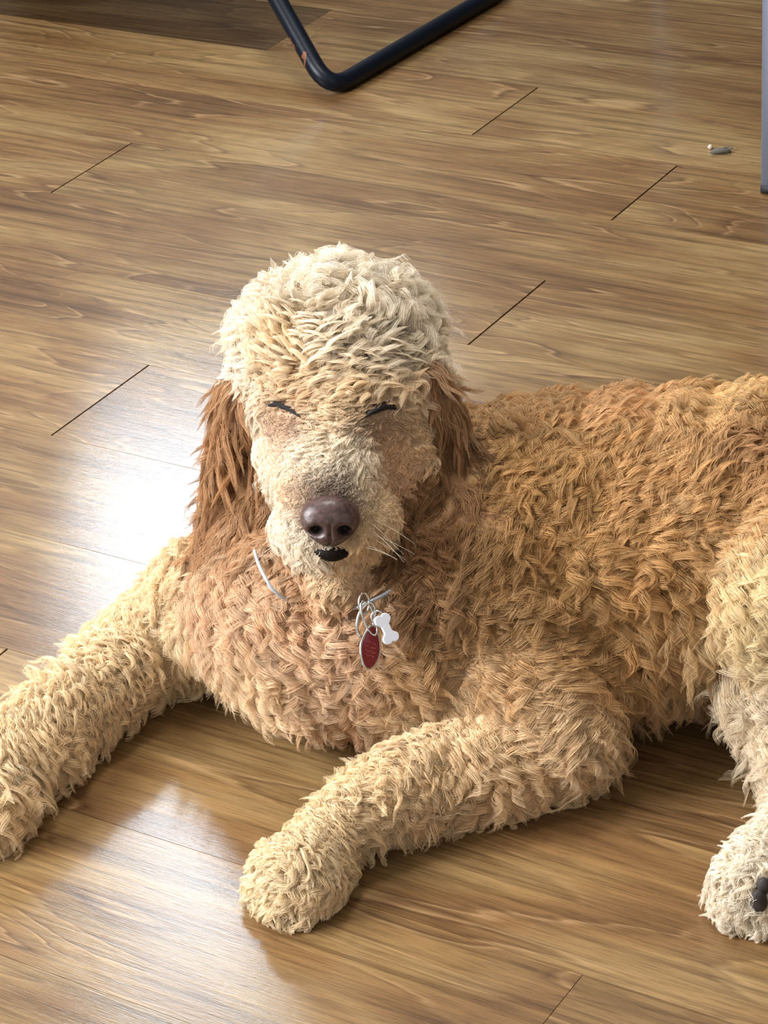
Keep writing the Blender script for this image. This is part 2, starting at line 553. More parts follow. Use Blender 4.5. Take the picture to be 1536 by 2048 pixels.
# skull, cheeks, muzzle
chain(bm, [(672, 708, .312, (.080, .077, .068)), (668, 790, .292, (.075, .070, .064))], .2)
chain(bm, [(600, 800, .292, .036), (592, 880, .262, .036), (625, 960, .248, .034)], .2)
chain(bm, [(735, 800, .292, .036), (734, 875, .262, .033), (702, 955, .248, .031)], .2)
chain(bm, [(668, 800, .297, .050), (665, 900, .272, .048), (662, 980, .252, .045), (662, 1040, .236, .042)], .2)
chain(bm, [(608, 1050, .224, .028), (625, 1080, .216, .026)], .3)
chain(bm, [(724, 1046, .228, .032), (700, 1080, .216, .026)], .3)
chain(bm, [(665, 1110, .205, .026), (668, 1140, .196, .024), (690, 1090, .19, .045)], .3)
# ear flaps
chain(bm, [(515, 755, .310, (.018, .026, .018)), (474, 805, .278, (.013, .028, .024)), (455, 900, .230, (.013, .028, .026)), (446, 985, .188, (.011, .024, .022))], .3)
chain(bm, [(835, 750, .310, (.018, .026, .018)), (872, 805, .285, (.013, .030, .024)), (898, 900, .240, (.013, .032, .026)), (920, 1000, .196, (.011, .026, .022))], .3)
skin = mat('undercoat', srgb(150, 105, 62), .9)
_a = skin.node_tree.nodes.new('ShaderNodeAttribute'); _a.attribute_name = 'undercoat'
skin.node_tree.links.new(_a.outputs['Color'], skin.node_tree.nodes['Principled BSDF'].inputs['Base Color'])
tmp = obj('tmp_body', bm)
rm = tmp.modifiers.new('r', 'REMESH'); rm.mode = 'VOXEL'; rm.voxel_size = .0045
smo = tmp.modifiers.new('s', 'SMOOTH'); smo.iterations = 7; smo.factor = .6
bpy.context.view_layer.update()
dg = bpy.context.evaluated_depsgraph_get()
me = bpy.data.meshes.new_from_object(tmp.evaluated_get(dg))
bpy.data.objects.remove(tmp)
me.name = 'dog_body'
nv = len(me.vertices)
co = np.empty(nv * 3, np.float32); me.vertices.foreach_get('co', co); co = co.reshape(-1, 3)
co[:, 2] = np.maximum(co[:, 2], .0015)
me.vertices.foreach_set('co', co.ravel())
me.materials.clear(); me.materials.append(skin)
me.polygons.foreach_set('use_smooth', [True] * len(me.polygons))
me.update()
dog = bpy.data.objects.new('dog', me)
COL.objects.link(dog)
tag(dog, 'curly golden and cream doodle dog lying on the wooden floor with eyes closed', 'dog')
me.calc_loop_triangles()
nt_ = len(me.loop_triangles)
tri = np.empty(nt_ * 3, np.int32); me.loop_triangles.foreach_get('vertices', tri); tri = tri.reshape(-1, 3)
co = co.astype(float)
bvh = BVHTree.FromPolygons([tuple(c) for c in co], [tuple(int(i) for i in t) for t in tri])


def hit(x, y):
    o_, d_ = ray(x, y)
    h_, n_, _, _ = bvh.ray_cast(Vector(o_), Vector(d_))
    if h_ is None:
        h_, n_, _, _ = bvh.find_nearest(Vector(P(x, y, .1)))
    return np.array(h_), np.array(n_)


# ------------------------------------------------------------------ coat guide points, in the order of the body
# px, py, flow dx, dy, tilt, length(cm), wave(mm), waves, colour, kind
CREAM = srgb(250, 239, 220); CREAM2 = srgb(246, 226, 194); GOLD = srgb(212, 175, 126); GOLD2 = srgb(200, 161, 108)
RUST = srgb(182, 142, 102); RUST_SHADE = srgb(138, 100, 64); BUFF = srgb(236, 212, 176); TAN = srgb(224, 190, 154); CHEST = srgb(228, 198, 166); PINK = srgb(238, 214, 190)  # darkest rust carries the shade of right ear and neck
LEG = srgb(243, 222, 186); LEG2 = srgb(236, 210, 172); GREYB = srgb(112, 92, 82); EYEC = srgb(150, 116, 92); WHITE = srgb(250, 240, 222)
G = [
    # topknot
    (670, 560, 0, -1, .95, 3.6, 3.0, 1.6, CREAM, 'h'), (560, 590, -.8, -.6, .70, 3.4, 3.0, 1.6, CREAM, 'h'), (780, 590, .8, -.6, .70, 3.4, 3.0, 1.6, CREAM, 'h'),
    (500, 680, -1, .0, .60, 2.4, 3.0, 1.6, CREAM, 'h'), (840, 680, 1, .0, .60, 2.4, 3.0, 1.6, CREAM, 'h'),
    (670, 650, .1, .6, .80, 3.2, 4.6, 1.5, CREAM, 'h'), (590, 680, -.4, .7, .75, 3.0, 4.6, 1.5, CREAM2, 'h'), (760, 680, .5, .7, .75, 3.0, 4.6, 1.5, CREAM, 'h'),
    (660, 740, .0, 1, .50, 2.4, 3.2, 1.6, CREAM2, 'h'), (570, 760, -.8, .5, .40, 1.7, 3.0, 1.4, BUFF, 'h'), (770, 750, .5, .8, .55, 2.6, 3.0, 1.4, CREAM2, 'h'),
    # face; shade of the right side is put into its tan fur
    (515, 760, -.3, 1, .35, 2.0, 1.5, 1.2, CREAM, 'h'), (825, 770, .2, 1, .3, 2.0, 1.8, 1.2, CREAM2, 'h'),
    (515, 850, -.1, 1, .25, 1.6, 1.0, 1.0, WHITE, 'h'), (830, 860, .1, 1, .25, 1.5, 1.5, 1.2, BUFF, 'h'),
    (560, 862, -.5, .9, .12, .9, .5, 1.0, PINK, 'h'), (780, 870, .5, .9, .12, 1.0, .5, 1.0, TAN, 'h'),
    (530, 930, -.4, 1, .25, 1.3, .7, 1.0, WHITE, 'h'), (810, 940, .4, 1, .20, 1.1, .8, 1.0, TAN, 'h'),
    (660, 800, .0, 1, .35, 1.4, 1.8, 1.5, CREAM2, 'h'), (610, 900, -.4, 1, .40, 1.5, 1.8, 1.5, CREAM, 'h'), (705, 890, .3, 1, .40, 1.5, 1.8, 1.5, CREAM, 'h'),
    (655, 880, .0, 1, .40, 1.4, 1.8, 1.5, CREAM, 'h'), (600, 965, -.8, .6, .15, 1.0, .6, 1.0, TAN, 'h'), (725, 960, .8, .6, .18, 1.2, .8, 1.0, CREAM2, 'h'),
    (657, 962, .0, .8, .05, .5, .3, 1.0, GREYB, 'h'), (650, 985, -.3, .8, .05, .5, .3, 1.0, GREYB, 'h'), (668, 985, .3, .8, .05, .5, .3, 1.0, GREYB, 'h'),
    (592, 840, -.2, .9, .10, .8, .5, 1.0, EYEC, 'h'), (556, 828, -.5, .9, .08, .6, .4, 1.0, EYEC, 'h'), (732, 842, .2, .9, .10, .8, .5, 1.0, EYEC, 'h'), (775, 828, .5, .9, .08, .7, .4, 1.0, EYEC, 'h'),
    (525, 795, -.7, .7, .15, 1.0, .8, 1.0, PINK, 'h'), (560, 790, -.8, .4, .30, 1.3, 2.0, 1.2, BUFF, 'h'), (600, 780, -.2, 1, .45, 1.8, 3.0, 1.3, TAN, 'h'), (735, 785, .3, 1, .45, 2.0, 3.0, 1.3, BUFF, 'h'), (785, 785, .8, .5, .35, 1.8, 2.5, 1.2, CREAM2, 'h'),
    (660, 840, .0, 1, .40, 1.5, 2.2, 1.5, CREAM2, 'h'), (545, 900, -.5, .9, .10, .9, .5, 1.0, PINK, 'h'), (790, 910, .5, .9, .12, 1.0, .5, 1.0, TAN, 'h'),
    (620, 930, -.7, .7, .35, 1.4, 1.8, 1.4, CREAM, 'h'), (700, 930, .7, .6, .40, 1.6, 2.2, 1.4, CREAM, 'h'),
    (570, 1040, -.6, .8, .18, 1.2, .7, 1.0, WHITE, 'h'), (765, 1040, .6, .8, .18, 1.2, .7, 1.0, BUFF, 'h'),
    (600, 1100, -.2, 1, .25, 1.3, .7, 1.0, WHITE, 'h'), (735, 1100, .2, 1, .25, 1.3, .7, 1.0, BUFF, 'h'), (665, 1150, .0, 1, .30, 1.9, 2.0, 1.4, BUFF, 'h'),
    (620, 1170, -.2, 1, .35, 2.2, 2.2, 1.4, TAN, 'h'), (720, 1160, .2, 1, .35, 2.0, 2.2, 1.4, TAN, 'h'),
    # ears
    (470, 770, -.12, 1, .08, 2.6, .8, 1.0, RUST, 'l'), (450, 850, -.04, 1, .06, 3.4, .9, 1.0, RUST, 'l'), (450, 930, -.25, 1, .07, 3.4, 1.1, 1.0, RUST, 'l'), (436, 1000, -.95, .8, .12, 4.2, 2.0, 1.0, RUST, 'l'),
    (870, 770, .15, 1, .08, 2.6, .8, 1.0, RUST, 'r'), (893, 850, .1, 1, .06, 3.4, .9, 1.0, RUST_SHADE, 'r'), (903, 930, .2, 1, .07, 3.4, 1.1, 1.0, RUST_SHADE, 'r'), (925, 1010, .6, 1, .10, 3.8, 1.8, 1.0, RUST, 'r'),
    # neck, chest
    (500, 1060, -.3, 1, .2, 2.8, 1.5, 1.0, RUST, 'c'), (830, 1050, .1, 1, .2, 2.8, 2.0, 1.2, RUST_SHADE, 'c'), (870, 1120, .2, 1, .2, 3.0, 2.4, 1.3, RUST_SHADE, 'c'), (840, 980, .2, 1, .15, 2.4, 2.0, 1.2, RUST_SHADE, 'c'), (900, 1060, .4, 1, .15, 2.8, 2.4, 1.3, RUST_SHADE, 'c'), (790, 1130, .1, 1, .2, 2.6, 2.6, 1.3, RUST_SHADE, 'c'), (980, 1080, .6, .9, .15, 3.0, 2.8, 1.5, GOLD2, 'c'),
    (450, 1150, -.5, .8, .35, 2.8, 3.0, 1.4, CHEST, 'c'), (560, 1210, -.3, 1, .40, 2.8, 3.4, 1.4, CHEST, 'c'), (680, 1260, .0, 1, .40, 2.8, 3.4, 1.4, CHEST, 'c'),
    (520, 1320, -.2, 1, .40, 2.6, 3.2, 1.4, BUFF, 'c'), (650, 1380, .1, 1, .40, 2.6, 3.2, 1.4, CHEST, 'c'), (800, 1300, .2, 1, .35, 2.8, 3.0, 1.5, GOLD, 'c'), (800, 1410, .0, 1, .35, 2.6, 3.2, 1.5, BUFF, 'c'),
    # shoulder
    (960, 1180, .5, .9, .18, 3.2, 3.0, 1.8, GOLD, 'c'), (1040, 1280, .3, 1, .18, 3.2, 3.4, 1.8, GOLD, 'c'), (940, 1340, .1, 1, .22, 3.0, 3.6, 1.9, BUFF, 'c'),
    # back and side
    (1000, 830, .9, .3, .2, 2.8, 2.4, 1.3, GOLD, 'c'), (1200, 800, 1, .15, .2, 2.8, 2.0, 1.2, srgb(218, 178, 130), 'c'), (1420, 800, 1, .2, .22, 2.8, 2.4, 1.2, srgb(216, 180, 126), 'c'),
    (980, 960, .7, .8, .18, 3.0, 2.8, 1.6, GOLD2, 'c'), (1120, 960, .8, .7, .2, 3.2, 3.2, 1.7, GOLD2, 'c'), (1300, 960, .8, .6, .2, 3.2, 3.2, 1.7, GOLD, 'c'), (1470, 960, .5, .9, .28, 3.2, 3.4, 1.7, GOLD2, 'c'),
    (1080, 1120, .4, 1, .18, 3.4, 3.6, 1.8, GOLD2, 'c'), (1240, 1100, .4, 1, .22, 3.4, 3.8, 1.7, GOLD2, 'c'), (1400, 1080, .4, 1, .25, 3.4, 3.6, 1.6, GOLD2, 'c'),
    (1160, 1260, .3, 1, .2, 3.6, 3.4, 1.6, GOLD2, 'c'), (1300, 1250, -.1, 1, .22, 4.4, 3.0, 1.3, GOLD, 'c'), (1300, 1360, .0, 1, .2, 4.0, 3.0, 1.2, TAN, 'c'), (1400, 1200, .3, 1, .22, 3.8, 3.0, 1.3, GOLD2, 'c'),
    # thigh
    (1500, 1130, -.5, .8, .35, 2.6, 3.2, 1.6, srgb(248, 230, 188), 'c'), (1460, 1240, -.5, .9, .35, 2.6, 3.2, 1.6, srgb(248, 232, 194), 'c'), (1510, 1380, -.3, 1, .35, 2.6, 2.8, 1.4, srgb(240, 226, 202), 'c'),
    (1520, 900, .2, 1, .3, 3.2, 3.2, 1.7, RUST, 'c'), (1520, 1010, .0, 1, .3, 3.0, 3.2, 1.7, GOLD, 'c'),
    # hind paw
    (1500, 1700, -.7, .9, .35, 1.8, 1.4, 1.0, WHITE, 'c'), (1450, 1780, -.5, 1, .3, 1.6, 1.2, 1.0, WHITE, 'c'), (1530, 1800, -.2, 1, .3, 1.5, 1.2, 1.0, WHITE, 'c'),
    # foreleg right in the picture
    (1120, 1420, .4, 1, .25, 2.8, 3.0, 1.7, LEG2, 'c'), (1000, 1440, -.4, 1, .28, 2.8, 3.2, 1.8, LEG2, 'c'), (1080, 1520, .0, 1, .28, 2.6, 2.8, 1.6, LEG2, 'c'),
    (880, 1500, -.8, .5, .28, 2.6, 2.8, 1.7, LEG, 'c'), (900, 1590, -.3, 1, .28, 2.6, 2.6, 1.6, LEG2, 'c'), (740, 1560, -.9, .5, .28, 2.4, 2.6, 1.6, LEG, 'c'), (760, 1640, -.3, 1, .24, 2.1, 2.4, 1.5, LEG, 'c'),
    (640, 1660, -.7, .8, .22, 1.7, 2.2, 1.5, LEG, 'c'), (600, 1730, -.5, 1, .34, 2.1, 2.6, 1.4, srgb(248, 230, 196), 'c'), (540, 1785, -.2, 1, .22, 1.8, 1.4, 1.0, srgb(249, 232, 200), 'c'), (640, 1785, .2, 1, .22, 1.7, 1.6, 1.0, srgb(248, 230, 196), 'c'),
    # foreleg left in the picture
    (340, 1190, -.7, .3, .40, 2.8, 2.6, 1.4, LEG, 'c'), (300, 1270, -.6, .6, .32, 2.6, 2.8, 1.6, LEG, 'c'), (350, 1330, .2, 1, .30, 2.6, 2.4, 1.5, LEG, 'c'),
    (180, 1360, -.8, .5, .30, 2.5, 2.8, 1.7, LEG, 'c'), (240, 1450, .0, 1, .28, 2.6, 2.6, 1.6, LEG, 'c'), (80, 1460, -.8, .6, .28, 2.5, 2.8, 1.7, LEG, 'c'), (120, 1560, -.1, 1, .28, 2.8, 2.8, 1.6, srgb(242, 220, 182), 'c'),
    (10, 1530, -.7, .8, .28, 2.5, 2.6, 1.6, LEG, 'c'), (30, 1640, -.2, 1, .25, 2.5, 1.8, 1.2, LEG, 'c'),
]
gp = np.array([hit(g[0], g[1])[0] for g in G])
gflow = np.array([IMR * g[2] + IMD * g[3] for g in G]); gflow /= np.linalg.norm(gflow, axis=1)[:, None]
gpar = np.array([g[4:8] for g in G])
gcol = np.array([g[8] for g in G])
gk = np.array([{'h': 0, 'l': 1, 'r': 2, 'c': 3}[g[9]] for g in G])

# ------------------------------------------------------------------ nose, eyes, mouth
nose_c, nose_n = hit(660, 1042)
f_dir = np.array([-IMF[0], -IMF[1], -IMF[2]]); f_dir = f_dir * .92 + np.array([0, 0, -.30]); f_dir /= np.linalg.norm(f_dir)
r_dir = IMR - f_dir * (IMR @ f_dir); r_dir /= np.linalg.norm(r_dir)
u_dir = np.cross(r_dir, f_dir) * -1
if u_dir @ IMD > 0: u_dir = -u_dir
NC = nose_c + (-IMF) * -.002
NM = Matrix([[*r_dir, 0], [*u_dir, 0], [*f_dir, 0], [0, 0, 0, 1]]).transposed()
NM = Matrix.Translation(Vector(NC)) @ NM


def nose_mesh():
    bm = bmesh.new()
    bmesh.ops.create_icosphere(bm, subdivisions=6, radius=1)
    for v in bm.verts:
        x, y, z = v.co
        w = 1.0 + .10 * y - .22 * max(0, -y) ** 1.6
        X, Y, Z = x * w, y, z
        # flat front, rounded shield outline
        Z = math.copysign(abs(Z) ** .8, Z)
        d = 0
        for s in (-1, 1):
            a = ((X - s * .46) / .25) ** 2 + ((y + .20) / .23) ** 2
            d += .75 * math.exp(-a * 1.3)
            # slit running outwards from the nostril
            a2 = ((X - s * .70) / .22) ** 2 + ((y + .34 + .12 * (abs(X) - .6)) / .07) ** 2
            d += .22 * math.exp(-a2)
            # raised nostril wing
            a3 = ((X - s * .62) / .25) ** 2 + ((y + .02) / .22) ** 2
            d -= .10 * math.exp(-a3)
        if z > 0:
            d += .14 * math.exp(-(X / .07) ** 2) * (1 if y < -.2 else max(0, 1 - (y + .2) / .5))
            Z -= d
        v.co = (X * .0236, Y * .0204, Z * .0165)
    for f in bm.faces:
        c = f.calc_center_median(); X, y = c.x / .0236, c.y / .0204
        if c.z > 0 and min(((X - s * .46) / .22) ** 2 + ((y + .20) / .20) ** 2 for s in (-1, 1)) < 1:
            f.material_index = 1
    bmesh.ops.transform(bm, matrix=NM, verts=bm.verts)
    return bm


nose_mat = mat('nose_leather', srgb(92, 72, 72), .38)
noise_tint(nose_mat, 260, srgb(56, 40, 38), srgb(86, 64, 60), .35)
obj('nose', nose_mesh(), [nose_mat, mat('nostril', (.006, .004, .004), .6)], dog)

dark = mat('dark_lip', (.010, .007, .006), .6)


def patch(name, pts, width, thick, material, push=0., parent=None, n=14):
    """a soft rounded strip lying on the body surface along picture points"""
    sp_ = spline([np.array(p, float) for p in pts], n)
    P3 = [hit(p[0], p[1])[0] - IMF * push for p in sp_]
    L_ = len(P3)
    rr = [width * max(.15, math.sin(math.pi * (i + .6) / (L_ + .2))) for i in range(L_)]
    bm = bmesh.new()
    tube(bm, P3, rr, 14, flat=(1, 1))
    return obj(name, bm, material, parent or dog)


patch('mouth', [(624, 1099), (643, 1105), (664, 1107), (688, 1105), (708, 1099)], .0064, 1, dark, .0008)
eye_pts = {'a': [(528, 812), (552, 805), (578, 814), (602, 832)], 'b': [(728, 832), (750, 818), (775, 810), (800, 818)]}
lid = mat('eyelid_skin', srgb(66, 44, 34), .7)
for k in 'ab':
    for mm in (dark, lid): mm.node_tree.nodes['Principled BSDF'].inputs['Specular IOR Level'].default_value = .08
    e_ = patch('eyelid', eye_pts[k], .0043, 1, lid, .0012)
    patch('eye_slit', [(x, y + 4) for x, y in eye_pts[k]], .0025, 1, mat('lash_line', (.006, .004, .004), .9), .0048, e_)

# ------------------------------------------------------------------ claws, pads
claw_m = mat('claw_horn', (.03, .024, .02), .4)
pad_m = noise_tint(mat('paw_pad_skin', (.03, .022, .02), .7), 200, (.02, .015, .013), (.05, .036, .03), .5)
for (x, y) in ((538, 1786), (566, 1811), (608, 1814), (647, 1786), (1456, 1806), (1484, 1832), (1534, 1838), (4, 1628), (-28, 1654)):
    bm = bmesh.new()
    q = P(x, y, .012)
    dr = np.array([-.25, -.9, -.25]); dr /= np.linalg.norm(dr)
    tube(bm, [q + dr * a + np.array([0, 0, -b_]) for a, b_ in ((-.004, 0), (.003, .0003), (.009, .002), (.013, .005))], [.0028, .0030, .0022, .0007], 10)
    obj('claw', bm, claw_m, dog)
bm = bmesh.new()
for (x, y, z, r3) in ((1516, 1802, .030, (.007, .005, .011)), (1526, 1772, .036, (.006, .005, .008))):
    blob(bm, hit(x, y)[0] - IMF * .003, r3)
obj('paw_pad', bm, pad_m, dog)

# ------------------------------------------------------------------ collar and tags
cord = mat('collar_cord', (.42, .48, .55), .5)
steel = mat('bright_steel', (.62, .62, .60), .22, 1.0)
front = [(506, 1085, -.004), (516, 1118, .019), (532, 1152, .025), (552, 1182, .018), (585, 1206, .000), (640, 1220, -.003), (700, 1218, .0), (732, 1206, .020), (790, 1176, -.002), (850, 1120, -.005)]
fp = [hit(x, y)[0] - IMF * d for x, y, d in front]
N0 = P(745, 960, .235)
backp = [N0 + IMR * a + IMF * b_ for a, b_ in ((.072, .0), (.05, .055), (0, .078), (-.04, .04), (-.04, .02))]
bm = bmesh.new()
tube(bm, spline(fp + backp + [fp[0]], 10)[:-1], .0014, 10, closed=True, flat=(1.0, 1.3))
collar = obj('collar', bm, cord, dog)
collar['label'] = 'thin grey blue collar cord showing through the neck fur'


def ringpts(c, ax, ay, rx, ry, n=28, a0=0, a1=2 * math.pi):
    return [c + ax * math.cos(t) * rx + ay * math.sin(t) * ry for t in np.linspace(a0, a1, n, endpoint=False)]


TD = hit(740, 1250)[0] - IMF * .034


def at(x, y, d=0.):
    # a point on the plane of the tags, d metres nearer to the camera
    o_, dd = ray(x, y)
    t_ = ((TD - o_) @ IMF) / (dd @ IMF)
    return o_ + dd * t_ - IMF * d


sk = (IMR * .55 + IMF * .83)
bm = bmesh.new(); tube(bm, ringpts(at(728, 1207), IMR * .6 + IMF * .5, IMD, .0068, .0085), .0010, 8, closed=True)
obj('collar_ring', bm, steel, collar)
bm = bmesh.new(); tube(bm, ringpts(at(732, 1240), IMR * .95 + IMD * .25 + IMF * .2, IMD * .95 - IMR * .25, .0068, .0145), .0012, 8, closed=True)
tube(bm, ringpts(at(738, 1236, .002), IMR * .8 + IMF * .5, IMD * .97 + IMR * .3, .0060, .0140), .0010, 8, closed=True)
obj('split_ring', bm, steel, collar)


def plate(name, outline, thick, material, ax, ay, c, rim=None, scale=1.):
    bm = bmesh.new()
    az = np.cross(ax, ay); az /= np.linalg.norm(az)
    if az @ IMF > 0: az = -az
    lo = [bm.verts.new(c + ax * x * scale + ay * y * scale - az * thick / 2) for x, y in outline]
    hi = [bm.verts.new(c + ax * x * scale + ay * y * scale + az * thick / 2) for x, y in outline]
    bm.faces.new(lo[::-1]); bm.faces.new(hi)
    n = len(lo)
    for i in range(n): bm.faces.new((lo[i], lo[(i + 1) % n], hi[(i + 1) % n], hi[i]))
    bmesh.ops.recalc_face_normals(bm, faces=bm.faces)
    es = [e for e in bm.edges if len(e.link_faces) == 2 and any(len(f.verts) > 4 for f in e.link_faces)]
    bmesh.ops.bevel(bm, geom=es, offset=thick * .32, segments=2, affect='EDGES', profile=.5)
    return obj(name, bm, material, collar, smooth=False), az


red = noise_tint(mat('red_enamel', (.20, .006, .014), .3), 900, (.15, .004, .010), (.24, .010, .022), .1)
ax = IMR * .72 + IMF * .62 + IMD * .25; ax /= np.linalg.norm(ax)
ay = IMD * .98 + IMR * .16; ay -= ax * (ax @ ay); ay /= np.linalg.norm(ay)
ol = []
for t in np.linspace(0, 2 * math.pi, 40, endpoint=False):
    ol.append((math.sin(t) * .0100 * (1 - .12 * math.cos(t)) * (1 - .18 * abs(math.cos(t))), -math.cos(t) * .0172))
rc = at(741, 1294, .004)
rt, az = plate('red_tag', ol, .0016, red, ax, ay, rc)
rt['label'] = 'dark red enamel tag with silver rim'
bm = bmesh.new(); tube(bm, [rc + ax * x * 1.03 + ay * y * 1.03 for x, y in ol], .0011, 8, closed=True)
obj('tag_rim', bm, steel, rt)
# worn engraved lines (not readable in the photograph)
bm = bmesh.new()
R2 = random.Random(3)
for k, yy in enumerate((-.0035, 0, .0035, .007)):
    x = -.0055
    while x < .0045:
        w_ = R2.uniform(.0008, .0016)
        if R2.random() > .15:
            tube(bm, [rc + ax * x + ay * yy + az * .0009, rc + ax * (x + w_ * .6) + ay * (yy + R2.uniform(-.0012, .0012)) + az * .0009, rc + ax * (x + w_) + ay * yy + az * .0009], .00016, 5)
        x += w_ + .0006
obj('engraving', bm, mat('pale_scratch', (.5, .2, .2), .5), rt)
# white bone tag, seen at a slant
wx = IMR * .42 + IMD * .90; wx /= np.linalg.norm(wx)
wy = IMR * .80 - IMD * .38 + IMF * .45; wy -= wx * (wx @ wy); wy /= np.linalg.norm(wy)
lob = [(-.0092, -.0036, .0054), (-.0092, .0036, .0054), (.0092, -.0036, .0054), (.0092, .0036, .0054)]
ol = []
for t in np.linspace(0, 2 * math.pi, 72, endpoint=False):
    best = 0
    dx, dy = math.cos(t), math.sin(t)
    for r_ in np.linspace(0, .02, 200):
        x, y = dx * r_, dy * r_
        if (abs(x) < .0092 and abs(y) < .0046) or any((x - a) ** 2 + (y - b) ** 2 < c * c for a, b, c in lob): best = r_
    ol.append((dx * best * .84, dy * best * .84))
bt, az2 = plate('bone_tag', ol, .0022, mat('white_enamel', (.78, .82, .92), .25), wx, wy, at(773, 1257, .006))
bt['label'] = 'white bone shaped tag'
bm = bmesh.new(); tube(bm, ringpts(at(755, 1234, .004), IMR, IMD, .0050, .0050), .0008, 8, closed=True)
obj('tag_loop', bm, steel, bt)

# ------------------------------------------------------------------ fur roots
a_, b_, c_ = co[tri[:, 0]], co[tri[:, 1]], co[tri[:, 2]]
fn = np.cross(b_ - a_, c_ - a_)
area_t = np.linalg.norm(fn, axis=1) / 2
fn = fn / (2 * area_t[:, None] + 1e-12)
vn = np.zeros_like(co)
for k in range(3): np.add.at(vn, tri[:, k], fn * area_t[:, None])
vn /= np.linalg.norm(vn, axis=1)[:, None] + 1e-12
excl = [(np.array(NC), .026, 1.)]
eyes3 = [hit(*q)[0] for q in ((545, 808), (565, 812), (585, 822), (745, 822), (765, 814), (785, 814))]
mouth3 = [hit(*q)[0] for q in ((642, 1099), (655, 1101), (668, 1101), (682, 1101), (692, 1099))]


def sample(n, dens):
    w_ = area_t * dens
    idx = rng.choice(len(tri), n, p=w_ / w_.sum())
    u = rng.random((n, 2)); s1 = np.sqrt(u[:, 0])
    w0, w1, w2 = 1 - s1, s1 * (1 - u[:, 1]), s1 * u[:, 1]
    p = a_[idx] * w0[:, None] + b_[idx] * w1[:, None] + c_[idx] * w2[:, None]
    t_ = tri[idx]
    nn = vn[t_[:, 0]] * w0[:, None] + vn[t_[:, 1]] * w1[:, None] + vn[t_[:, 2]] * w2[:, None]
    nn /= np.linalg.norm(nn, axis=1)[:, None]
    return p, nn


def interp(p, sig=.024):
    d2 = ((p[:, None, :] - gp[None]) ** 2).sum(2)
    near = d2.argmin(1)
    sg = np.where(gk[near] == 0, .013, sig)[:, None]
    w_ = np.exp(-(d2 - d2.min(1)[:, None]) / (2 * sg * sg))
    # ears keep to themselves: hair of one kind does not borrow from another
    same = (gk[None, :] == gk[near][:, None])
    w_ = np.where(same, w_, w_ * .05)
    w_ /= w_.sum(1)[:, None]
    return w_ @ gflow, w_ @ gpar, w_ @ gcol, gk[near]


cen = (a_ + b_ + c_) / 3
_vc = interp(co)[2] * .8
_ca = me.color_attributes.new('undercoat', 'FLOAT_COLOR', 'POINT')
_ca.data.foreach_set('color', np.concatenate([_vc, np.ones((len(_vc), 1))], 1).astype(np.float32).ravel())
_, gparc, _, kc = interp(cen)
frame = np.einsum('ij,j->i', cen - EYE, IMR)
facing = -(fn @ IMF)
dens = 1.0 / np.clip(gparc[:, 1] / 2.6, .35, 1.3) ** 1.3
dens *= np.where(facing < -.25, .45, 1.0)
dens *= np.where(cen[:, 2] < .004, .03, 1.0)
pxz = (cen - EYE) @ RM.T
pxx = 768 + F * pxz[:, 0] / pxz[:, 2]
dens *= np.where(pxx > 1640, .25, 1.0) * np.where(pxx < -80, .5, 1.0)


def smooth_noise(p, scale, seed):
    r = np.random.default_rng(seed)
    out = np.zeros(len(p))
    for _ in range(6):
        k = r.normal(0, 1, 3); k *= scale / np.linalg.norm(k) * r.uniform(.6, 1.5)
        out += np.sin(p @ k + r.uniform(0, 6.28))
    return out / 6


